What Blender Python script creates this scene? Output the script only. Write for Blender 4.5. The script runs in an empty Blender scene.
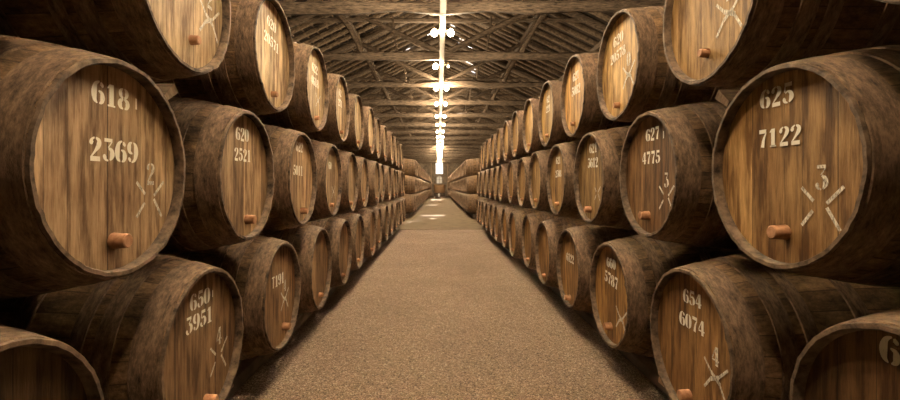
import bpy, bmesh, math, random
from mathutils import Vector, Matrix, noise
S = bpy.context.scene
COL = S.collection
R = random.Random(7)
PI = math.pi

# ------------------------------------------------------------------ camera, world, sun, exposure
FPX, VPX, VPY = 450.0, 439.0, 186.5
cd = bpy.data.cameras.new('camera'); cam = bpy.data.objects.new('camera', cd); COL.objects.link(cam)
cam.location = (0, 0, 0); cam.rotation_euler = (PI/2, 0, 0)
cd.sensor_width = 36; cd.sensor_fit = 'HORIZONTAL'; cd.lens = FPX/900*36
cd.shift_x = (450-VPX)/900; cd.shift_y = (VPY-200)/900
cd.clip_start = 0.05; cd.clip_end = 300
S.camera = cam
vs = S.view_settings
vs.view_transform = 'Standard'; vs.look = 'None'; vs.gamma = 1; vs.use_curve_mapping = False
vs.exposure = 0.35
S.cycles.diffuse_bounces = 1
LAMP_W = 150.0
LAMP_COL = (1.0, 0.78, 0.50)
w = bpy.data.worlds.new('sky'); S.world = w; w.use_nodes = True
w.node_tree.nodes['Background'].inputs[0].default_value = (1.0, 0.95, 0.86, 1)
w.node_tree.nodes['Background'].inputs[1].default_value = 5.0
sl = bpy.data.lights.new('sun', 'SUN'); sl.energy = 60; sl.angle = 0.03; sl.color = (0.9, 0.93, 1.0)
sun = bpy.data.objects.new('sun', sl); COL.objects.link(sun)
sun.rotation_euler = Vector((-0.22, 0.0, -1)).to_track_quat('-Z', 'Y').to_euler()
FLOOR = -1.28
XL, XR = -1.0, 1.128       # planes of the barrel heads either side of the aisle
CX = 0.07                  # centre line of the roof and its lamps

# ------------------------------------------------------------------ helpers
def tag(o, label=None, cat=None, group=None, kind=None):
    if label: o['label'] = label
    if cat: o['category'] = cat
    if group: o['group'] = group
    if kind: o['kind'] = kind
    return o
def link(name, me, parent=None, mat=None):
    o = bpy.data.objects.new(name, me); COL.objects.link(o)
    if parent: o.parent = parent
    if mat is not None and me is not None and not me.materials: me.materials.append(mat)
    return o
def empty(name, loc, rot=(0, 0, 0)):
    o = bpy.data.objects.new(name, None); COL.objects.link(o)
    o.location = loc; o.rotation_euler = rot; o.empty_display_size = 0.1
    return o
def mesh(name, verts, faces, mat=None, smooth=False):
    me = bpy.data.meshes.new(name); me.from_pydata(verts, [], faces); me.update()
    bm = bmesh.new(); bm.from_mesh(me); bmesh.ops.recalc_face_normals(bm, faces=bm.faces); bm.to_mesh(me); bm.free()
    if smooth:
        for p in me.polygons: p.use_smooth = True
    if mat: me.materials.append(mat)
    return me
def lathe_x(name, prof, n, mat, closed=False, smooth=True, jit=None, sharp=0.6):
    """profile [(x, r)...] spun about X"""
    V, F = [], []
    m = len(prof)
    for i in range(n):
        a = 2*PI*i/n
        for (x, r) in prof:
            if jit: x, r = jit(x, r, a)
            V.append((x, r*math.cos(a), r*math.sin(a)))
    for i in range(n):
        j = (i+1) % n
        for k in range(m if closed else m-1):
            q = (k+1) % m
            F.append((i*m+k, i*m+q, j*m+q, j*m+k))
    me = mesh(name, V, F, mat, smooth)
    if smooth: me.set_sharp_from_angle(angle=sharp)
    return me
class MB:
    def __init__(s): s.V = []; s.F = []
    def box(s, x0, x1, y0, y1, z0, z1):
        b = len(s.V)
        s.V += [(x, y, z) for x in (x0, x1) for y in (y0, y1) for z in (z0, z1)]
        s.F += [tuple(b+i for i in f) for f in ((0,1,3,2),(4,6,7,5),(0,4,5,1),(2,3,7,6),(0,2,6,4),(1,5,7,3))]
        return s
    def bar(s, p, q, w, h, up=(0, 1, 0), n=1, wob=0, seed=0):
        """squared timber from p to q; w along up x dir, h along up; n segments with wobble"""
        p, q = Vector(p), Vector(q); d = (q-p).normalized(); u = Vector(up); u = (u-d*u.dot(d)).normalized(); v = d.cross(u)
        b = len(s.V)
        for i in range(n+1):
            c = p.lerp(q, i/n)
            if wob and n > 1:
                c = c+v*wob*noise.noise((i*0.7, seed, 1.3))+u*wob*noise.noise((i*0.7, seed, 7.3))
            k = 1+(0.5*noise.noise((i*0.9, seed, 4.4)) if wob else 0)
            for a in range(8):
                t = PI/8+a*PI/4
                cc, ss = math.cos(t), math.sin(t)
                e = 0.82 if wob else 1.0
                cx = max(-1, min(1, cc*1.3)); sx = max(-1, min(1, ss*1.3))
                s.V.append(tuple(c+v*(cx*w/2*k)+u*(sx*h/2*k)))
        for i in range(n):
            for a in range(8):
                g = (a+1) % 8
                s.F.append((b+i*8+a, b+i*8+g, b+i*8+8+g, b+i*8+8+a))
        s.F.append(tuple(b+a for a in range(8))); s.F.append(tuple(b+n*8+a for a in range(8)))
        return s
    def build(s, name, mat, parent=None):
        return link(name, mesh(name, s.V, s.F, mat), parent)
    def me(s, name, mat): return mesh(name, s.V, s.F, mat)

# ------------------------------------------------------------------ materials
class NT:
    def __init__(s, name):
        s.m = bpy.data.materials.new(name); s.m.use_nodes = True; s.t = s.m.node_tree; s.b = s.t.nodes['Principled BSDF']
    def n(s, ty, **k):
        x = s.t.nodes.new(ty)
        for a, v in k.items():
            if a.startswith('i_'):
                key = a[2:]; key = int(key) if key.isdigit() else key
                x.inputs[key].default_value = v
            else: setattr(x, a, v)
        return x
    def l(s, a, b): s.t.links.new(a, b)
    def math(s, op, a, b=None, c=None):
        x = s.n('ShaderNodeMath', operation=op)
        for i, v in enumerate((a, b, c)):
            if v is None: continue
            if isinstance(v, (int, float)): x.inputs[i].default_value = v
            else: s.l(v, x.inputs[i])
        return x.outputs[0]
    def coords(s, scale=(1, 1, 1), rnd=0, kind='Object'):
        tc = s.n('ShaderNodeTexCoord'); mp = s.n('ShaderNodeMapping'); mp.inputs['Scale'].default_value = scale
        s.l(tc.outputs[kind], mp.inputs[0])
        if rnd:
            oi = s.n('ShaderNodeObjectInfo'); s.l(s.math('MULTIPLY', oi.outputs['Random'], rnd), mp.inputs['Location'])
        return mp.outputs[0]
    def noise(s, vec, sc, det=4, rough=0.6):
        x = s.n('ShaderNodeTexNoise'); x.inputs['Scale'].default_value = sc; x.inputs['Detail'].default_value = det; x.inputs['Roughness'].default_value = rough
        s.l(vec, x.inputs['Vector']); return x.outputs[0]
    def ramp(s, f, stops):
        x = s.n('ShaderNodeValToRGB'); e = x.color_ramp.elements
        while len(e) < len(stops): e.new(0.5)
        for i, (p, c) in enumerate(stops):
            e[i].position = p; e[i].color = (c if isinstance(c, tuple) else (c, c, c))+(1,)
        s.l(f, x.inputs[0]); return x.outputs[0]
    def mix(s, f, a, b, bt='MIX'):
        x = s.n('ShaderNodeMix', data_type='RGBA', blend_type=bt)
        for i, v in ((0, f), (6, a), (7, b)):
            if isinstance(v, (int, float)): x.inputs[i].default_value = v
            elif isinstance(v, tuple): x.inputs[i].default_value = v+(1,)
            else: s.l(v, x.inputs[i])
        return x.outputs[2]
    def bump(s, h, st, dist=0.01):
        x = s.n('ShaderNodeBump'); x.inputs['Strength'].default_value = st; x.inputs['Distance'].default_value = dist
        s.l(h, x.inputs['Height']); s.l(x.outputs[0], s.b.inputs['Normal'])
    def col(s, c): s.l(c, s.b.inputs['Base Color'])
    def rough(s, v): s.b.inputs['Roughness'].default_value = v; s.b.inputs['Specular IOR Level'].default_value = 0.3

def m_head():
    k = NT('head oak')
    tc = k.n('ShaderNodeTexCoord'); oi = k.n('ShaderNodeObjectInfo')
    sep = k.n('ShaderNodeSeparateXYZ'); k.l(tc.outputs['Object'], sep.inputs[0])
    rnd = oi.outputs['Random']
    y = k.math('ADD', sep.outputs[1], k.math('MULTIPLY', rnd, 7.0))
    warp = k.n('ShaderNodeTexNoise', noise_dimensions='1D'); warp.inputs['Scale'].default_value = 5.0; k.l(y, warp.inputs['W'])
    py = k.math('ADD', k.math('MULTIPLY', y, 8.5), k.math('MULTIPLY', warp.outputs[0], 1.6))
    idx = k.math('FLOOR', py); fr = k.math('FRACT', py)
    wn = k.n('ShaderNodeTexWhiteNoise', noise_dimensions='1D'); k.l(idx, wn.inputs['W'])
    v = k.coords((1, 15, 1.6), 37); g = k.noise(v, 3.0, 6, 0.7)
    v2 = k.coords((1, 90, 5), 11); g2 = k.noise(v2, 3.0, 3, 0.6)
    v3 = k.coords((1, 13, 1.6), 53); st = k.noise(v3, 2.2, 5, 0.6)
    v4 = k.coords((1, 1, 1), 19); bl = k.noise(v4, 5.0, 4, 0.6)
    c = k.mix(k.ramp(g, [(0.30, 0.0), (0.62, 1.0)]), (0.5, 0.42, 0.34), (1.0, 0.97, 0.92))
    c = k.mix(0.35, c, k.ramp(g2, [(0.3, (0.45, 0.4, 0.34)), (0.65, (1, 1, 1))]), 'MULTIPLY')
    c = k.mix(0.9, c, k.ramp(wn.outputs[0], [(0.0, (0.55, 0.48, 0.42)), (0.5, (0.88, 0.84, 0.78)), (1.0, (1.25, 1.2, 1.12))]), 'MULTIPLY')
    c = k.mix(0.8, c, k.ramp(st, [(0.38, (0.22, 0.15, 0.10)), (0.54, (1, 1, 1))]), 'MULTIPLY')
    c = k.mix(0.45, c, k.ramp(bl, [(0.35, (0.6, 0.5, 0.42)), (0.6, (1, 1, 1))]), 'MULTIPLY')
    gap = k.math('GREATER_THAN', k.math('ABSOLUTE', k.math('SUBTRACT', fr, 0.5)), 0.487)
    c = k.mix(k.math('MULTIPLY', gap, 0.75), c, (0.05, 0.03, 0.02))
    c = k.mix(1.0, c, oi.outputs['Color'], 'MULTIPLY')
    k.col(c); k.rough(0.62)
    k.bump(k.math('SUBTRACT', k.math('ADD', g2, g), k.math('MULTIPLY', gap, 1.5)), 0.35, 0.004)
    return k.m
def m_stave():
    k = NT('stave oak')
    tc = k.n('ShaderNodeTexCoord'); oi = k.n('ShaderNodeObjectInfo')
    sep = k.n('ShaderNodeSeparateXYZ'); k.l(tc.outputs['Object'], sep.inputs[0])
    ang = k.math('MULTIPLY', k.math('ARCTAN2', sep.outputs[2], sep.outputs[1]), 30/(2*PI))
    idx = k.math('FLOOR', ang); fr = k.math('FRACT', ang)
    wn = k.n('ShaderNodeTexWhiteNoise', noise_dimensions='2D'); cb = k.n('ShaderNodeCombineXYZ'); k.l(idx, cb.inputs[0]); k.l(oi.outputs['Random'], cb.inputs[1]); k.l(cb.outputs[0], wn.inputs['Vector'])
    g = k.noise(k.coords((2, 30, 30), 17), 2.0, 5)
    b = k.noise(k.coords((1, 2.2, 2.2), 23), 9, 7, 0.75)
    f = k.noise(k.coords((1, 1, 1), 9), 60, 3, 0.7)
    c = k.mix(k.ramp(b, [(0.3, 0.0), (0.68, 1.0)]), (0.022, 0.011, 0.005), (0.37, 0.235, 0.125))
    c = k.mix(0.5, c, k.ramp(g, [(0.3, (0.5, 0.45, 0.4)), (0.7, (1.1, 1.1, 1.1))]), 'MULTIPLY')
    c = k.mix(0.5, c, k.ramp(f, [(0.35, (0.45, 0.42, 0.4)), (0.6, (1.15, 1.1, 1.05))]), 'MULTIPLY')
    c = k.mix(0.35, c, wn.outputs[0], 'MULTIPLY')
    gap = k.math('GREATER_THAN', k.math('ABSOLUTE', k.math('SUBTRACT', fr, 0.5)), 0.47)
    c = k.mix(k.math('MULTIPLY', gap, 0.6), c, (0.02, 0.012, 0.008))
    c = k.mix(1.0, c, oi.outputs['Color'], 'MULTIPLY')
    k.col(c); k.rough(0.75)
    k.bump(k.math('SUBTRACT', k.math('ADD', f, b), k.math('MULTIPLY', gap, 0.8)), 0.5, 0.006)
    return k.m
def m_hoop():
    k = NT('rusty hoop iron')
    b = k.noise(k.coords((3.5, 1.2, 1.2), 31), 13, 7, 0.75); f = k.noise(k.coords((2.5, .7, .7), 5), 60, 4, 0.75)
    c = k.mix(k.ramp(b, [(0.30, 0.0), (0.7, 1.0)]), (0.030, 0.018, 0.011), (0.31, 0.208, 0.130))
    c = k.mix(0.6, c, k.ramp(f, [(0.35, (0.5, 0.45, 0.45)), (0.62, (1.2, 1.1, 1.05))]), 'MULTIPLY')
    k.col(c); k.rough(0.7); k.b.inputs['Metallic'].default_value = 0.15
    k.bump(f, 0.6, 0.004)
    return k.m
def m_simple(name, c0, c1, sc=20, scale=(1, 1, 1), rough=0.7, bump=0.3, rnd=5, bd=0.004):
    k = NT(name); n = k.noise(k.coords(scale, rnd), sc, 5, 0.65)
    k.col(k.mix(k.ramp(n, [(0.32, 0.0), (0.68, 1.0)]), c0, c1)); k.rough(rough); k.bump(n, bump, bd)
    return k.m
def m_paint(lo=.2, hi=.4, nm='stencil paint'):
    k = NT(nm)
    n = k.noise(k.coords((1, 14, 5), 3), 12, 5, 0.7)
    k.b.inputs['Base Color'].default_value = (0.93, 0.86, 0.74, 1); k.rough(0.8)
    k.l(k.ramp(n, [(lo, 0.15), (hi, 1.0)]), k.b.inputs['Alpha'])
    return k.m
def m_floor():
    k = NT('gravel floor')
    v = k.coords()
    vo = k.n('ShaderNodeTexVoronoi'); vo.inputs['Scale'].default_value = 150; k.l(v, vo.inputs['Vector'])
    vo2 = k.n('ShaderNodeTexVoronoi'); vo2.inputs['Scale'].default_value = 70; k.l(v, vo2.inputs['Vector'])
    big = k.noise(v, 1.3, 4); mid = k.noise(v, 30, 5, 0.75)
    sp = k.n('ShaderNodeSeparateColor'); k.l(vo.outputs['Color'], sp.inputs[0])
    c = k.ramp(sp.outputs[0], [(0.0, (0.12, 0.08, 0.05)), (0.55, (0.39, 0.262, 0.175)), (0.9, (0.56, 0.39, 0.27)), (1.0, (0.7, 0.57, 0.44))])
    c = k.mix(0.6, c, k.ramp(vo.outputs['Distance'], [(0.0, (1.15, 1.15, 1.15)), (0.7, (0.5, 0.5, 0.5))]), 'MULTIPLY')
    c = k.mix(0.5, c, k.ramp(mid, [(0.35, (0.55, 0.52, 0.5)), (0.6, (1.1, 1.1, 1.1))]), 'MULTIPLY')
    c = k.mix(0.5, c, k.ramp(big, [(0.3, (0.65, 0.62, 0.6)), (0.7, (1.1, 1.1, 1.1))]), 'MULTIPLY')
    k.col(c); k.rough(0.85)
    k.bump(k.math('ADD', vo.outputs['Distance'], k.math('ADD', vo2.outputs['Distance'], mid)), 0.8, 0.012)
    return k.m
M = {}
M['head'] = m_head(); M['stave'] = m_stave(); M['hoop'] = m_hoop(); M['paint'] = m_paint(); M['floor'] = m_floor(); M['faint'] = m_paint(.34, .60, 'worn chalk paint')
M['chime'] = m_simple('grimy chime', (0.028, 0.018, 0.012), (0.25, 0.165, 0.105), 20, rough=0.7, bump=0.6, bd=.006)
M['plug'] = m_simple('cork plug', (0.30, 0.13, 0.06), (0.62, 0.34, 0.19), 30)
M['timber'] = m_simple('old timber', (0.020, 0.013, 0.009), (0.20, 0.145, 0.10), 6, (1.2, 7, 7), 0.7, 0.6, 9, 0.02)
M['rafter'] = m_simple('rafter timber', (0.05, 0.034, 0.022), (0.27, 0.195, 0.13), 6, (2, 6, 2), 0.8, 0.5, 9, 0.01)
M['wedge'] = m_simple('pale wedge wood', (0.16, 0.10, 0.06), (0.38, 0.26, 0.17), 14, (1, 4, 1))
M['rail'] = m_simple('dark rail timber', (0.03, 0.02, 0.013), (0.09, 0.06, 0.04), 8)
M['concrete'] = m_simple('worn concrete', (0.125, 0.088, 0.054), (0.185, 0.135, 0.085), 3, rough=0.95, bump=0.2)
M['concrete'].node_tree.nodes['Principled BSDF'].inputs['Specular IOR Level'].default_value = 0.1
M['wall'] = m_simple('old plaster', (0.09, 0.065, 0.045), (0.22, 0.165, 0.115), 3)
M['tray'] = m_simple('cream painted metal', (0.36, 0.31, 0.23), (0.46, 0.40, 0.31), 9, rough=0.45, bump=0.05)
M['socket'] = m_simple('brass socket', (0.2, 0.14, 0.07), (0.35, 0.26, 0.14), 40, rough=0.4)
M['vat'] = m_simple('vat oak', (0.16, 0.085, 0.04), (0.34, 0.2, 0.10), 6, (8, 8, 1))
M['canvas'] = m_simple('white paper', (0.75, 0.72, 0.66), (0.85, 0.82, 0.76), 4, bump=0.02)
def m_tile():
    k = NT('roof tiles')
    tc = k.n('ShaderNodeTexCoord'); sep = k.n('ShaderNodeSeparateXYZ'); k.l(tc.outputs['Object'], sep.inputs[0])
    a = k.math('FRACT', k.math('MULTIPLY', sep.outputs[0], 4.6)); b = k.math('SINE', k.math('MULTIPLY', sep.outputs[1], 2*PI/0.25))
    n = k.noise(k.coords(), 9, 5, 0.7)
    c = k.mix(k.ramp(n, [(0.3, 0.0), (0.7, 1.0)]), (0.014, 0.009, 0.006), (0.085, 0.058, 0.038))
    c = k.mix(k.math('MULTIPLY', k.math('LESS_THAN', a, 0.2), 0.6), c, (0.03, 0.02, 0.013))
    k.col(c); k.rough(0.85)
    k.bump(k.math('ADD', k.math('MULTIPLY', a, 1.0), k.math('ADD', n, b)), 0.9, 0.04)
    return k.m
M['tile'] = m_tile()
def m_bulb(name, st):
    m = bpy.data.materials.new(name); m.use_nodes = True; t = m.node_tree; t.nodes.clear()
    o = t.nodes.new('ShaderNodeOutputMaterial'); a = t.nodes.new('ShaderNodeAddShader'); e = t.nodes.new('ShaderNodeEmission'); tr = t.nodes.new('ShaderNodeBsdfTransparent')
    e.inputs[0].default_value = (1.0, 0.80, 0.52, 1); e.inputs[1].default_value = st
    t.links.new(e.outputs[0], a.inputs[0]); t.links.new(tr.outputs[0], a.inputs[1]); t.links.new(a.outputs[0], o.inputs[0])
    m.cycles.emission_sampling = 'NONE'
    return m
M['bulb'] = m_bulb('lit bulb glass', 14); M['dimbulb'] = m_bulb('faint bulb glass', 3)
k = NT('window glass'); k.b.inputs['Base Color'].default_value = (1, 1, 1, 1); k.b.inputs['Roughness'].default_value = 0.1
k.b.inputs['Alpha'].default_value = 0.12; M['glass'] = k.m
k = NT('dusty window glass'); k.b.inputs['Base Color'].default_value = (.5, .42, .3, 1); k.b.inputs['Roughness'].default_value = 0.5
k.b.inputs['Alpha'].default_value = 0.82; M['dusty'] = k.m

# ------------------------------------------------------------------ setting: floor, walls, ceiling
Y0, Y1 = -5.0, 61.0
WALLX = 5.6; TIE = 3.2; SLOPE = 0.49
def struct(o): o['kind'] = 'structure'; return o
CA = (13.5, 17.95)     # cross aisle
def fl(a, b, x0, x1, mat, name):
    V = []; F = []
    V = [(x0, a, FLOOR), (x1, a, FLOOR), (x1, b, FLOOR), (x0, b, FLOOR)]
    return struct(link(name, mesh(name, V, [(0, 1, 2, 3)], mat)))
fo = MB().box(CX-WALLX-.3, CX+WALLX+.3, Y0-.3, Y1+.3, FLOOR-0.2, FLOOR).build('floor', M['floor']); struct(fo)
MB().box(CX-WALLX, CX+WALLX, CA[0]-.1, Y1, FLOOR, FLOOR+0.006).build('floor_slab', M['concrete'])['kind'] = 'structure'
for nm, x in (('wall_left', CX-WALLX-0.15), ('wall_right', CX+WALLX+0.15)):
    struct(MB().box(x-.15, x+.15, Y0-.3, Y1+.3, FLOOR, TIE+0.15).build(nm, M['wall']))
struct(MB().box(CX-WALLX-.3, CX+WALLX+.3, Y0-.3, Y0, FLOOR, TIE+3.2).build('wall_back', M['wall']))
# far wall with a tall window and a small arched one
wf = MB(); ww = 0.50; aw = 0.42
a0, a1 = 0.42, 1.40; b0, b1 = 1.72, 4.5
X0, X1 = CX-WALLX-.3, CX+WALLX+.3; CW = CX-0.02
wf.box(X0, CW-ww, Y1, Y1+.3, FLOOR, 6.2); wf.box(CW+ww, X1, Y1, Y1+.3, FLOOR, 6.2)
wf.box(CW-ww, CW+ww, Y1, Y1+.3, FLOOR, a0); wf.box(CW-ww, CW+ww, Y1, Y1+.3, a1, b0); wf.box(CW-ww, CW+ww, Y1, Y1+.3, b1, 6.2)
wf.box(CW-ww, CW-aw, Y1, Y1+.3, a0, a1); wf.box(CW+aw, CW+ww, Y1, Y1+.3, a0, a1)
# arch spandrels
for s in (-1, 1):
    n = 8; b = len(wf.V); pts = [(CW+s*aw, a1), ]
    for i in range(n+1):
        t = PI/2*i/n; pts.append((CW+s*aw*math.cos(t), a1-aw+aw*math.sin(t)))
    for (px, pz) in pts: wf.V += [(px, Y1, pz), (px, Y1+.3, pz)]
    for i in range(1, len(pts)-1):
        wf.F.append((b, b+2*i, b+2*i+2)); wf.F.append((b+1, b+2*i+1, b+2*i+3)); wf.F.append((b+2*i, b+2*i+1, b+2*i+3, b+2*i+2))
struct(wf.build('wall_far', M['wall']))
for i, (h0, h1, hw) in enumerate(((b0, b1, ww), (a0, a1, aw))):
    e = empty('window_%d' % (i+1), (CW, Y1+.1, h0)); struct(e)
    MB().box(-hw, hw, 0.02, 0.03, 0, h1-h0).build('pane', M['glass' if i == 0 else 'dusty'], e)
    f = MB()
    for xx in (-hw+.03, 0, hw-.03): f.box(xx-.025, xx+.025, -.03, .02, 0, h1-h0)
    for q in range(1+int((h1-h0)/.5)+1): zz = min(q*.5, h1-h0); f.box(-hw, hw, -.03, .02, zz-.02, zz+.02)
    f.build('window_frame', M['timber'], e)

def roofz(x): return TIE+0.12+(WALLX-abs(x-CX))*SLOPE
# roof: two slopes of tiles with a few broken tiles letting daylight in
ceil = empty('ceiling', (CX, 0, TIE)); struct(ceil)
L = math.hypot(WALLX+.3, (WALLX+.3)*SLOPE); ang = math.atan(SLOPE)
cs = 0.2; ny = int((Y1-Y0+.6)/cs); nx = int(round(L/cs))
HR = random.Random(3)
for s in (-1, 1):
    holes = set()
    def hole(y, x, ny_=1, nx_=1):
        for a in range(ny_):
            for b in range(nx_): holes.add((int((y-Y0+.3)/cs)+a, int(x/math.cos(ang)/cs)+b))
    if s > 0:
        hole(19.6, .8, 2, 5); hole(16.6, .6, 1, 1); hole(17.2, .8, 1, 1); hole(16.2, .4, 1, 1); hole(17.8, 1.2, 2, 1); hole(19.6, .95, 2, 2); hole(20.0, 1.3, 1, 1); hole(20.2, 1.6, 1, 1)
        hole(30.6, .8, 3, 3); hole(42.0, .6, 10, 6)
    else:
        hole(17.4, .5, 2, 1); hole(18.0, .9, 1, 2); hole(17.0, 1.2, 1, 1); hole(18.6, 1.5, 1, 1); hole(19.8, .9, 1, 1); hole(19.2, 1.2, 2, 1); hole(19.6, 1.5, 1, 1); hole(20.3, 2.1, 1, 1)
    V = []; F = []; idx = {}
    def vid(i, j):
        if (i, j) not in idx:
            idx[(i, j)] = len(V); V.append((s*j*cs, Y0-.3+i*cs, 0))
        return idx[(i, j)]
    for i in range(ny):
        for j in range(nx):
            if (i, j) in holes: continue
            F.append((vid(i, j), vid(i+1, j), vid(i+1, j+1), vid(i, j+1)))
    o = link('roof_tiles', mesh('roof_tiles', V, F, M['tile']), ceil)
    o.location = (0, 0, WALLX*SLOPE+.14); o.rotation_euler = (0, s*ang, 0)
    md = o.modifiers.new('thick', 'SOLIDIFY'); md.thickness = 0.04; md.offset = 1 if s > 0 else 1
    # battens along the building
    bt = MB()
    for q in range(1, 22): bt.box(s*q*.3-.02, s*q*.3+.02, Y0, Y1, -.03, -.002)
    o2 = bt.build('tile_battens', M['rafter'], ceil); o2['kind'] = 'stuff'; o2.location = o.location; o2.rotation_euler = o.rotation_euler
    # rafters every half metre
    rm = MB().bar((s*.02, 0, -.095), (s*L, 0, -.095), 0.12, .11, up=(0, 1, 0), n=1).me('rafter', M['rafter'])
    n = 0; rest = MB(); y = 4.3
    while y < Y1:
        if n < 50:
            r = link('rafter', rm, ceil); r.location = (0, y+R.uniform(-.03, .03), WALLX*SLOPE+.14); r.rotation_euler = (0, s*ang, 0)
        else: rest.bar((s*.02, y, -.095), (s*L, y, -.095), 0.12, .11)
        y += 0.5; n += 1
    y = Y0+.3
    while y < 4.2: rest.bar((s*.02, y, -.095), (s*L, y, -.095), 0.12, .11); y += .5
    rs = rest.build('far_rafters', M['rafter'], ceil); rs['kind'] = 'stuff'; rs.location = (0, 0, WALLX*SLOPE+.14); rs.rotation_euler = (0, s*ang, 0)
    # purlins
    for px in (2.55, 4.2):
        MB().bar((s*px, Y0, (WALLX-px)*SLOPE-.13), (s*px, Y1, (WALLX-px)*SLOPE-.13), .13, .13, up=(0, 0, 1), n=20, wob=.03, seed=px*s).build('purlin', M['timber'], ceil)
MB().bar((0, Y0, WALLX*SLOPE-.12), (0, Y1, WALLX*SLOPE-.12), .12, .2, up=(0, 0, 1), n=10, wob=.02).build('ridge_beam', M['timber'], ceil)

# ------------------------------------------------------------------ roof trusses
ORD = ['first', 'second', 'third', 'fourth', 'fifth', 'sixth', 'seventh', 'eighth', 'ninth', 'tenth', 'eleventh', 'twelfth', 'thirteenth', 'fourteenth', 'fifteenth', 'sixteenth', 'seventeenth', 'eighteenth', 'nineteenth', 'twentieth']
def truss(y, i):
    e = empty('roof_truss', (CX, y, TIE))
    sd = i*3.7
    MB().bar((-WALLX-.1, 0, 0), (WALLX+.1, 0, 0), .20 if i else .21, .13, up=(0, 1, 0), n=14, wob=.05, seed=sd).build('tie_beam', M['timber'], e)
    MB().bar((0, 0, .1), (0, 0, WALLX*SLOPE-.2), .16, .14, n=1).build('king_post', M['timber'], e)
    for s in (-1, 1):
        MB().bar((s*(WALLX-.15), 0, .05), (s*.05, 0, WALLX*SLOPE-.27), .17, .14, n=8, wob=.03, seed=sd+s).build('principal_rafter', M['timber'], e)
        MB().bar((s*.1, .02, .12), (s*2.5, .02, (WALLX-2.5)*SLOPE-.26), .12, .11, n=5, wob=.03, seed=sd+s*2).build('strut', M['timber'], e)
        pr = MB(); c = [(s*1.97, 0.02, .1), (s*2.08, .02, .35), (s*2.3, .02, .75), (s*2.62, .02, (WALLX-2.62)*SLOPE-.3)]
        for a, b in zip(c, c[1:]): pr.bar(a, b, .13, .12)
        pr.build('prop', M['timber'], e)
        MB().bar((s*1.1, .03, .1), (s*1.22, .03, 1.0), .05, .06).build('prop', M['timber'], e)
    MB().bar((-3.6, .12, .93), (3.6, .12, .93), .1, .09, up=(0, 1, 0), n=8, wob=.04, seed=sd+9).build('collar', M['timber'], e)
    return e
TY = [5.02+3.03*i for i in range(-3, 19)]
vis = 0
for y in TY:
    if y > Y1-1: continue
    if y < 7.5:
        continue
    t = truss(y, vis)
    if vis < 8: tag(t, '%s weathered timber roof truss counting from the camera' % ORD[vis], 'roof truss', 'timber trusses carrying the roof')
    else: tag(t, 'distant timber roof truss beyond the eighth one, deep in the cellar', 'roof truss', 'timber trusses carrying the roof')
    vis += 1

# ------------------------------------------------------------------ lamps along a cream cable tray
PZ = 3.0
tr = MB().box(-.048, .048, -2.0, Y1-3, -.02, .02)
for s in (-1, 1): tr.box(s*.048-.006, s*.048+.006, -2.0, Y1-3, -.02, .035)
tray = tr.build('cable_tray', M['tray']); tray.location = (CX, 0, PZ+.085)
tag(tray, 'long cream cable tray running under the roof above the aisle', 'cable tray')
hg = MB()
for y in TY:
    if 3 < y < Y1-3: hg.box(-.008, .008, y-.008, y+.008, .0, .03)
hg.build('hanger', M['socket'], tray)
def sphere(r, mat):
    bm = bmesh.new(); bmesh.ops.create_uvsphere(bm, u_segments=20, v_segments=14, radius=r)
    for v in bm.verts:
        if v.co.z > 0: v.co.z *= 1.25; f = 1-.35*max(0, v.co.z/(r*1.25))**2; v.co.x *= f; v.co.y *= f
    me = bpy.data.meshes.new('bulb'); bm.to_mesh(me); bm.free()
    for p in me.polygons: p.use_smooth = True
    me.materials.append(mat); return me
BM = sphere(.07, M['bulb']); BS = sphere(.035, M['dimbulb'])
ARM = MB().bar((-.17, 0, 0), (.17, 0, 0), .018, .018).me('arm', M['socket'])
SOCK = MB().bar((0, 0, -.05), (0, 0, .01), .028, .028).me('socket', M['socket'])
ll = bpy.data.lights.new('bulb_light', 'POINT'); ll.energy = LAMP_W; ll.color = LAMP_COL; ll.shadow_soft_size = .05
def lamp(y, lab, kinds=(1, 1), w=1):
    e = empty('twin_lamp', (CX, y, PZ+.0))
    a = link('arm', ARM, e); a.location = (0, 0, .052)
    for s, kd in zip((-1, 1), kinds):
        so = link('socket', SOCK, e); so.location = (s*.16, 0, .09)
        b = link('bulb', BM if kd else BS, e); b.location = (s*.16, 0, 0)
        if not kd: b['label'] = 'small faint bulb'
        else:
            lo = link('bulb_light', ll, e); lo.location = (s*.16, 0, 0)
    tag(e, lab, 'lamp', 'twin bulbs hanging along the cable tray')
LY = [0.9, 3.5, 6.2, 8.8, 11.25, 13.8, 16.4, 19.3]
while LY[-1]+2.65 < Y1-3: LY.append(LY[-1]+2.65)
for i, y in enumerate(LY):
    if i < 3: lamp(y, 'twin bulb lamp above the frame, over the nearest barrels by the camera')
    elif i == 4: lamp(y, 'second twin lamp from the camera, its right bulb small and faint', (1, 0))
    elif i < 9: lamp(y, '%s glowing twin bulb lamp from the camera under the cable tray' % ORD[i-3])
    else: lamp(y, 'distant glowing twin bulb lamp merging into the bright column over the aisle')

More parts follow.
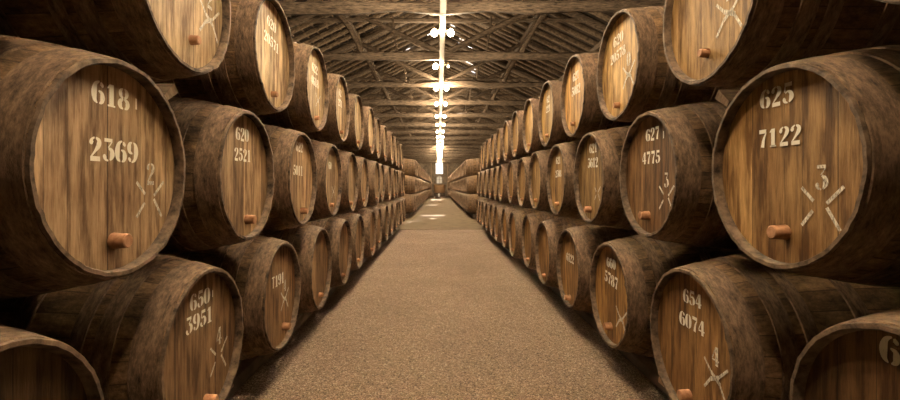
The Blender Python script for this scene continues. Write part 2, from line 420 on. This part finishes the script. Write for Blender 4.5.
# ------------------------------------------------------------------ barrels
HL = 0.65; RH = 0.344
def prof(Rb, x): return Rb-(Rb-RH+.006)*abs(x/HL)**1.9
def jit_end(seed):
    def f(x, r, a):
        if abs(x) > .62:
            q = noise.noise((math.cos(a)*9, math.sin(a)*9, seed))*.004+noise.noise((math.cos(a)*22, math.sin(a)*22, seed+2))*.006
            x += math.copysign(q, x); r += noise.noise((math.cos(a)*12, math.sin(a)*12, seed+5))*.004
        return x, r
    return f
HOOPS = [(.545, .640), (.425, .490), (.345, .395), (.14, .20)]
MESH = {}
def barrel_meshes(Rb, n, seed):
    key = (Rb, n, seed)
    if key in MESH: return MESH[key]
    xs = [-.65, -.64, -.55, -.45, -.35, -.25, -.12, 0, .12, .25, .35, .45, .55, .64, .65]
    p = [(-.614, .316), (-.616, .321), (-.645, .323)]+[(-.65, .326)]+[(x, prof(Rb, x)) for x in xs]+[(.65, .326), (.645, .323), (.616, .321), (.614, .316)]
    body = lathe_x('body', p, n, M['stave'], smooth=True, jit=jit_end(seed), sharp=.7)
    body.materials.append(M['chime'])
    for pl in body.polygons:
        c = pl.center
        if abs(c.x) > .638 or (abs(c.x) > .59 and math.hypot(c.y, c.z) < .336): pl.material_index = 1
    V = [(0, 0, 0)]+[(0, .320*math.cos(2*PI*i/n), .320*math.sin(2*PI*i/n)) for i in range(n)]
    V += [(-.02, v[1], v[2]) for v in V[1:]]
    F = [(0, 1+i, 1+(i+1) % n) for i in range(n)]+[(1+i, 1+n+i, 1+n+(i+1) % n, 1+(i+1) % n) for i in range(n)]
    head = mesh('head', V, F, M['head'])
    hoops = []
    for (a, b) in HOOPS:
        t = .005
        pp = [(a, prof(Rb, a)-.002), (a+.002, prof(Rb, a)+t), ((a+b)/2, prof(Rb, (a+b)/2)+t), (b-.002, prof(Rb, b)+t), (b, prof(Rb, b)-.002)]
        hoops.append(lathe_x('hoop', pp, n, M['hoop'], smooth=True, sharp=.7))
    MESH[key] = (body, head, hoops)
    return MESH[key]
PLUG = lathe_x('plug', [(0, .026), (.048, .023), (.051, .020), (.051, 0.0005)], 16, M['plug'])
PLUG2 = lathe_x('plug', [(0, .021), (.035, .018), (.038, .015), (.038, 0.0005)], 16, M['plug'])

# stencil lettering
def arc(x): return [(.6-a, b, c) for a, b, c in x]
L0 = [(.25, .99, .03), (.13, .82, .14), (.09, .5, .19), (.13, .18, .14), (.25, .01, .03)]
T8 = [(.26, .99, .03), (.14, .87, .12), (.12, .75, .15), (.16, .61, .11), (.27, .53, .04)]
B8 = [(.27, .49, .04), (.12, .38, .14), (.08, .25, .18), (.13, .1, .13), (.26, .01, .03)]
G6 = [[(.36, .99, .04), (.17, .84, .12), (.09, .5, .19), (.12, .17, .14), (.25, .01, .03)], [(.31, .56, .04), (.46, .48, .12), (.51, .28, .17), (.46, .09, .12), (.34, .01, .03)], [(.43, .96, .05), (.48, .82, .13), (.46, .76, .05)]]
BOW = [[(.15, .50, .04), (.3, .59, .06), (.46, .47, .14), (.49, .26, .18), (.37, .03, .05)], [(.28, .01, .04), (.14, .07, .09), (.1, .2, .14), (.14, .27, .05)]]
GL = {
 '0': [L0, arc(L0)],
 '1': [[(.3, .0, .17), (.3, 1, .17)], [(.1, .80, .04), (.2, .93, .06)], [(.1, .02, .05), (.5, .02, .05)]],
 '2': [[(.16, .68, .05), (.12, .77, .15), (.15, .9, .08), (.27, .99, .04)], [(.33, .99, .04), (.48, .86, .14), (.47, .66, .16), (.3, .4, .08), (.1, .14, .04)], [(.06, .06, .13), (.54, .06, .13)]],
 '3': [[(.08, .94, .10), (.5, .94, .10)], [(.48, .88, .04), (.28, .6, .04)]]+[[(.3, .58, .05), (.46, .47, .14), (.49, .26, .18), (.37, .03, .05)], BOW[1]],
 '4': [[(.4, 0, .16), (.4, 1, .16)], [(.3, .92, .04), (.04, .36, .05)], [(.02, .29, .06), (.29, .29, .06)], [(.5, .29, .06), (.6, .29, .06)]],
 '5': [[(.12, .93, .12), (.52, .93, .12)], [(.14, .84, .04), (.12, .56, .05)]]+BOW,
 '6': G6, '9': [[(.6-a, 1-b, c) for a, b, c in s] for s in G6],
 '7': [[(.06, .92, .14), (.54, .92, .14)], [(.52, .82, .05), (.36, .45, .12), (.29, 0, .17)]],
 '8': [T8, arc(T8), B8, arc(B8)],
 'T': [[(.3, 0, .1), (.3, .88, .1)], [(.05, .95, .08), (.55, .95, .08)]],
 '|': [[(.3, .2, .1), (.3, .9, .1)]],
}
def spline(pts, n=5):
    if len(pts) == 2: return pts
    out = []; P = [pts[0]]+list(pts)+[pts[-1]]
    for i in range(1, len(P)-2):
        for j in range(n):
            t = j/n
            out.append(tuple(.5*((2*P[i][k])+(-P[i-1][k]+P[i+1][k])*t+(2*P[i-1][k]-5*P[i][k]+4*P[i+1][k]-P[i+2][k])*t*t+(-P[i-1][k]+3*P[i][k]-3*P[i+1][k]+P[i+2][k])*t**3) for k in range(3)))
    out.append(pts[-1]); return out
WF = 1.38
def ribbon(V, F, pts, ox, oz, h, T=.0012):
    """thin layer of paint on the head, in the head plane (local Y right, Z up)"""
    q = [(ox+a*h, oz+b*h, c*h*WF) for a, b, c in spline(pts)]
    b = len(V)
    for i, (x, z, w_) in enumerate(q):
        x0, z0, _ = q[max(0, i-1)]; x1, z1, _ = q[min(len(q)-1, i+1)]
        dx, dz = x1-x0, z1-z0; l = math.hypot(dx, dz) or 1
        nx_, nz_ = -dz/l*w_/2, dx/l*w_/2
        for s in (-1, 1):
            V.append((T, x+s*nx_, z+s*nz_)); 
    for i in range(len(q)-1): F.append((b+2*i, b+2*i+1, b+2*i+3, b+2*i+2))
def text_mesh(txt, u, z, h, rot=0, name='stencilled_number'):
    V, F = [], []
    h *= .88; wd = .80*h*len(txt); x = -wd/2
    for ch in txt:
        for s in GL.get(ch, []): ribbon(V, F, [(p*1.18, q, t*1.2) for p, q, t in s], x+.045*h, -h/2, h)
        x += .80*h
    c, s_ = math.cos(rot), math.sin(rot)
    V = [(a, u+b*c-d*s_, z+b*s_+d*c) for a, b, d in V]
    return mesh(name, V, F, M['paint'])
def mark_mesh(u, z, sz, top='2', style=0):
    V, F = [], []
    for (a, b, c, d) in ((-.5, .18, -.2, -.1), (.5, .2, .12, -.14), (-.5, -.62, -.22, -.3), (.12, -.22, .42, -.66)):
        ribbon(V, F, [(a, b, .055), (c, d, .055)], u, z, sz)
    if style == 1: ribbon(V, F, [(-.2, -.1, .08), (.2, -.3, .08)], u, z, sz); ribbon(V, F, [(.12, -.14, .08), (-.22, -.3, .08)], u, z, sz)
    if top:
        for s in GL[top]: ribbon(V, F, s, u-.14*sz*1.1, z+.02, sz*.5)
    return mesh('painted_mark', V, F, M['faint'])

def barrel(x_head, side, y, z, Rb, label, group, seg=32, seed=0, hcol=(1, 1, 1), bcol=1.0, dy=0, plug=None, texts=(), mark=None, both=False, rx=0):
    e = empty('wine_barrel', (x_head-side*HL, y, z), (rx, 0, 0 if side > 0 else PI))
    body, head, hoops = barrel_meshes(Rb, seg, seed)
    b = link('body', body, e); b.color = (bcol, bcol*.97, bcol*.93, 1)
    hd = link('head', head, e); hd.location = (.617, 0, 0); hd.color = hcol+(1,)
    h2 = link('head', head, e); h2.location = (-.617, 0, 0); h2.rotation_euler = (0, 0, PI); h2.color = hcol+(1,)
    for hm in hoops:
        link('hoop', hm, e); q = link('hoop', hm, e); q.rotation_euler = (0, 0, PI)
    pu, pz = plug if plug else (R.uniform(-.04, .02), -.235+R.uniform(-.01, .01))
    p = link('plug', PLUG if plug and z < .4 else PLUG2, e); p.location = (.615, pu, pz)
    for (t, u, zz, h, *r) in texts:
        o = link('stencilled_number', text_mesh(t, u, zz, h, r[0] if r else 0), e); o.location = (.6178, 0, 0)
    if mark:
        o = link('painted_mark', mark_mesh(*mark), e); o.location = (.6178, 0, 0)
    tag(e, label, 'barrel', group)
    return e

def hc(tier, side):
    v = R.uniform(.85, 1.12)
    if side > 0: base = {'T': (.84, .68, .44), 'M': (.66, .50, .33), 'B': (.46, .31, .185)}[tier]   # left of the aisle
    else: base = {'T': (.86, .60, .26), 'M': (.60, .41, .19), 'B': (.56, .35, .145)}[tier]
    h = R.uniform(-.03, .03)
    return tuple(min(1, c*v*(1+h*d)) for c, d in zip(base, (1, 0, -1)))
TN = {'T': 'top', 'M': 'middle', 'B': 'bottom'}
SPEC = {}
SPEC[('L', 'M', 0)] = dict(texts=[('618', -.02, .228, .078), ('|', .095, .22, .06), ('2369', -.005, .056, .078)], mark=(.172, -.07, .15, '2'), plug=(-.01, -.23), say='618 over 2369', hcol=(.80, .61, .41))
SPEC[('L', 'M', 1)] = dict(texts=[('620', -.03, .215, .075), ('2521', -.025, .108, .072)], say='620 over 2521', plug=(.02, -.235))
SPEC[('L', 'M', 2)] = dict(texts=[('622', -.02, .235, .08), ('5011', -.05, .06, .08)], say='622 over 5011', plug=(.03, -.24))
SPEC[('L', 'M', 3)] = dict(texts=[('60', -.04, .14, .08)], mark=(.1, -.08, .14, '', 1), say='faint 60')
SPEC[('L', 'B', 0)] = dict(say=None, hcol=(.14, .09, .05), say2='barrel, head darkened for shade, cropped by the lower left corner, only its upper rim showing')  # head colour lowered to stand in for shade from the row above
SPEC[('L', 'B', 1)] = dict(texts=[('650', -.015, .215, .078), ('|', .09, .21, .05), ('3951', -.02, .125, .078)], mark=(.15, -.06, .16, '4'), plug=(.03, -.245), say='650 over 3951')
SPEC[('L', 'B', 2)] = dict(texts=[('T191', -.025, .10, .08)], mark=(.10, -.02, .15, '4', 1), plug=(.07, -.225), say='T191')
SPEC[('L', 'T', 0)] = dict(mark=(.20, -.03, .17, '2', 1), plug=(.05, -.20), hcol=(.86, .70, .47), say2='pale fronted barrel cropped by the top edge above the barrel stencilled 618', texts=[])
SPEC[('L', 'T', 1)] = dict(texts=[('620', -.01, .19, .07, -.1), ('20571', -.01, .08, .07, -.1)], plug=(.0, -.24), say='620 over 20571', hcol=(.80, .64, .41))
SPEC[('L', 'T', 2)] = dict(texts=[('622', 0, .17, .08), ('4618', -.0, .06, .08)], mark=(.1, -.05, .15, '', 1), say='622 over 4618')
SPEC[('L', 'T', 3)] = dict(texts=[('62', 0, .17, .08), ('271', -.0, .06, .08)], say='62 over 271')
SPEC[('R', 'M', 0)] = dict(texts=[('625', -.024, .246, .074), ('7122', -.014, .105, .07)], mark=(.16, -.095, .15, '3'), plug=(.015, -.218), say='625 over 7122', hcol=(.66, .44, .21))
SPEC[('R', 'M', 1)] = dict(texts=[('627', .03, .22, .075), ('|', .15, .20, .06), ('4775', .01, .093, .075)], mark=(.18, -.09, .15, '3'), plug=(-.02, -.225), say='627 over 4775', hcol=(.38, .24, .125))
SPEC[('R', 'M', 2)] = dict(texts=[('621', .04, .225, .08), ('3612', .03, .115, .08)], say='621 over 3612', plug=(-.02, -.24), mark=(.13, -.09, .12, '', 0))
SPEC[('R', 'M', 3)] = dict(texts=[('621', 0, .19, .075), ('2308', 0, .06, .075)], say='621 over 2308')
SPEC[('R', 'B', 0)] = dict(texts=[('630', .01, .27, .08)], say2='barrel, head darkened for shade, cropped by the lower corner with a large pale figure 6', hcol=(.22, .13, .06))  # shade of the tiers above is put into this head colour
SPEC[('R', 'B', 1)] = dict(texts=[('654', .005, .21, .072), ('6074', 0, .096, .074)], mark=(.18, -.05, .16, '4', 1), plug=(-.02, -.245), say='654 over 6074', hcol=(.52, .32, .14))
SPEC[('R', 'B', 2)] = dict(texts=[('660', -.01, .205, .075), ('5787', -.01, .095, .085, -.08)], mark=(.16, -.09, .17, '', 1), plug=(-.01, -.22), say='660 over 5787', hcol=(.54, .33, .13))
SPEC[('R', 'B', 3)] = dict(texts=[('6122', .0, .09, .08)], say='6122', plug=(.0, -.26))
SPEC[('R', 'T', 0)] = dict(texts=[], mark=(.135, -.06, .17, '2', 1), plug=(-.016, -.21), hcol=(.60, .41, .20), say2='oak barrel cropped by the top edge, white crosses on it, above the barrel stencilled 625')
SPEC[('R', 'T', 1)] = dict(texts=[('620', -.03, .185, .075, .05), ('20578', -.04, .085, .07, .05)], mark=(.13, -.05, .17, '0', 1), plug=(-.02, -.245), say='620 over 20578', hcol=(.98, .70, .32))
SPEC[('R', 'T', 2)] = dict(texts=[('621', .02, .17, .08), ('5082', .02, .05, .085)], say='621 over 5082', plug=(-.02, -.23), hcol=(.98, .66, .30))
SPEC[('R', 'T', 3)] = dict(texts=[('62', .0, .16, .08), ('221', .0, .06, .08)], say='62 over 221')

ROWS = {  # side, tier: first centre y, spacing, z, count, bilge radius
 ('L', 'M'): (1.437, .954, .058, 13, .428), ('L', 'B'): (1.01, .950, -.70, 14, .432), ('L', 'T'): (1.825, .957, .81, 12, .405),
 ('R', 'M'): (1.523, .95, .065, 13, .412), ('R', 'B'): (1.11, .956, -.722, 14, .432), ('R', 'T'): (1.93, .95, .768, 12, .372),
}
ZFIX = {('R', 'T', 0): .787, ('R', 'B', 0): -.69}
POS = {}
WORD = {'L': 'left', 'R': 'right'}
for (sd, ti), (y0, sp, z0, n, Rb) in ROWS.items():
    side = 1 if sd == 'L' else -1; xh = XL if sd == 'L' else XR
    grp = 'barrels in the %s tier of the near %s stack' % (TN[ti], WORD[sd])
    for k_ in range(-2, n):  # negative columns are unseen barrels, added to block light on the nearest ones
        y = y0+sp*k_; z = ZFIX.get((sd, ti, k_), z0+(R.uniform(-.008, .008) if k_ > 3 else 0))
        yj = R.uniform(-.012, .012) if k_ > 3 else 0
        xj = R.uniform(-.02, .02) if k_ > 4 else 0
        sp_ = dict(SPEC.get((sd, ti, k_), {}))
        say = sp_.pop('say', None); say2 = sp_.pop('say2', None)
        if say2: lab = say2
        elif k_ < 0: lab = '%s unseen barrel added beside the camera for shade, %s tier %s of the aisle' % (('nearer', 'rearmost')[-k_-1], TN[ti], WORD[sd])
        elif say: lab = '%s barrel from the camera, %s tier %s of the aisle, stencilled %s' % (ORD[k_], TN[ti], WORD[sd], say)
        else: lab = '%s oak barrel from the camera in the %s tier, near %s stack' % (ORD[k_], TN[ti], WORD[sd])
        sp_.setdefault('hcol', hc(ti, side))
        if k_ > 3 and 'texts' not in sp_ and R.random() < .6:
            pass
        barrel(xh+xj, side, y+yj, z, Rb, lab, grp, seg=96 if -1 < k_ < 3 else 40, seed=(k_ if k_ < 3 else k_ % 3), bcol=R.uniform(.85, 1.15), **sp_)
        POS[(sd, ti, k_)] = (xh, y, z, Rb)
# stacks beyond the cross aisle
for sd in 'LR':
    side = 1 if sd == 'L' else -1; xh = XL if sd == 'L' else XR
    for ti, off, z, Rb in (('B', 0, -.70, .425), ('M', .475, .06, .425), ('T', 0.95, .80, .425)):
        y = 18.42+off; k_ = 0
        grp = 'barrels in the %s tier of the far %s stack' % (TN[ti], WORD[sd])
        while y < Y1-1.6-off:
            if not (40.5 < y-off < 44.6):
                if k_ < 12: lab = '%s barrel beyond the cross aisle in the %s tier, %s side' % (ORD[k_], TN[ti], WORD[sd])
                else: lab = 'distant barrel deep in the far %s stack, %s tier, past its twelfth column' % (WORD[sd], TN[ti])
                barrel(xh+R.uniform(-.015, .015), side, y, z, Rb, lab, grp, seg=20, seed=0, hcol=hc(ti, side), bcol=R.uniform(.9, 1.25))
                k_ += 1
            y += .955

# rails under the stacks and chocks
for sd in 'LR':
    side = 1 if sd == 'L' else -1; xh = XL if sd == 'L' else XR
    for nm, ya, yb in (('near', .2, 13.9), ('far', 17.95, Y1-1)):
        for dx, wh in ((.30, 'front'), (1.0, 'rear')):
            zb = {'L': -.70, 'R': -.722}[sd] if nm == 'near' else -.70
            top = zb-prof(.437 if sd == 'L' else .44, HL-dx)-.012
            x = xh-side*dx
            o = MB().bar((0, ya, 0), (0, yb, 0), .14, top-FLOOR, up=(0, 0, 1), n=1).build('support_rail', M['rail'])
            o.location = (x, 0, (top+FLOOR)/2)
            tag(o, '%s dark timber rail under the bottom barrels of the %s %s stack' % (wh, nm, WORD[sd]), 'rail', 'timber rails under the barrels')
    # chocks between bottom barrels
    for k_ in range(0, 9):
        xh_, y, z, Rb = POS[(sd, 'B', k_)]
        wv = [(-.13, -.12, 0), (.13, -.12, 0), (.13, .12, 0), (-.13, .12, 0), (-.13, .08, .12), (.13, .08, .12)]
        o = link('chock', mesh('chock', wv, [(0, 1, 2, 3), (0, 4, 5, 1), (2, 5, 4, 3), (0, 3, 4), (1, 2, 5)], M['wedge']))
        rt = z-prof(Rb, HL-.30)-.012
        o.location = (xh_-side*.27, y+.42, rt+.006); 
        if side < 0: o.rotation_euler = (0, 0, 0)
        tag(o, '%s wooden chock from the camera on the floor rail of the %s stack' % (ORD[k_], WORD[sd]), 'chock', 'wooden chocks between the bottom barrels')
    # wedges jammed between tiers
    for up_, lo in (('T', 'M'),):
        for k_ in range(0, 3):
            if lo == 'M': a, b = POS[(sd, 'T', k_)], POS[(sd, 'M', k_+1)]
            else: a, b = POS[(sd, 'M', k_)], POS[(sd, 'B', k_+1)]
            mx, my, mz = a[0], (a[1]+b[1])/2, (a[2]+b[2])/2
            d = Vector((0, b[1]-a[1], b[2]-a[2])); gap = d.length-prof(a[3], .34)-prof(b[3], .34)
            t = max(.02, gap-.05)
            t = min(t, .05); wv = [(-.05, -.05, -t*.3), (.05, -.05, -t*.3), (.05, .06, -t/2), (-.05, .06, -t/2), (-.05, -.05, t*.3), (.05, -.05, t*.3), (.05, .06, t/2), (-.05, .06, t/2)]
            o = link('wedge', mesh('wedge', wv, [(0, 3, 2, 1), (4, 5, 6, 7), (0, 1, 5, 4), (2, 3, 7, 6), (1, 2, 6, 5), (0, 4, 7, 3)], M['wedge']))
            o.location = (mx-side*.31, my, mz); o.rotation_euler = (math.atan2(d.z, d.y)-PI/2+PI, 0, 0)
            tag(o, '%s small wedge from the camera between %s and %s tiers of the %s stack' % (ORD[k_], TN[up_], TN[lo], WORD[sd]), 'wedge', 'small wedges holding the upper barrels')

# ------------------------------------------------------------------ vat at the far end
e = empty('oak_vat', (CX, 58.4, FLOOR+.46))
n = 28; P = [(.0, .62), (.25, .66), (1.45, .74), (1.62, .72), (1.62, .66), (1.5, .64)]
me = lathe_x('body', [(a, b*1.15) for a, b in P], n, M['vat']); o = link('body', me, e); o.rotation_euler = (0, -PI/2, 0)
for hx in (.12, .5, .95, 1.4):
    r_ = (.62+.12*hx/1.5)*1.15+.02
    o = link('hoop', lathe_x('hoop', [(hx, r_-.03), (hx, r_+.0), (hx+.07, r_+.0), (hx+.07, r_-.03)], n, M['hoop']), e); o.rotation_euler = (0, -PI/2, 0)
o = MB().box(-.7, .7, -.7, .7, 1.46, 1.5).build('lid', M['vat'], e)
o.scale = (.98, .98, 1)
e.scale = (.92, .92, .66)
tag(e, 'round oak vat standing on a dark stand at the far end of the aisle', 'vat')
st_ = MB().box(-.7, .7, -.7, .7, .34, .458)
for a in (-.6, .6):
    for b in (-.6, .6): st_.box(a-.08, a+.08, b-.08, b+.08, 0, .34)
st_ = st_.build('vat_stand', M['rail']); st_.location = (CX, 58.4, FLOOR)
tag(st_, 'low dark timber stand carrying the vat at the aisle end', 'stand')
o = MB().box(-.11, .11, -.09, .09, 0, .38).build('white_bin', M['canvas']); o.location = (CX-.08, 57.0, FLOOR+.006)
tag(o, 'small white bin on the floor before the vat at the aisle end', 'bin')
for s, nm in ((-1, 'left'), (1, 'right')):
    o = MB().box(-.05, .05, -.05, .05, 0, 5.6).build('timber_post', M['wedge']); o.location = (CX+s*1.1, Y1-.3, FLOOR)
    tag(o, 'tall thin pale post at the %s of the far end windows' % nm, 'post')
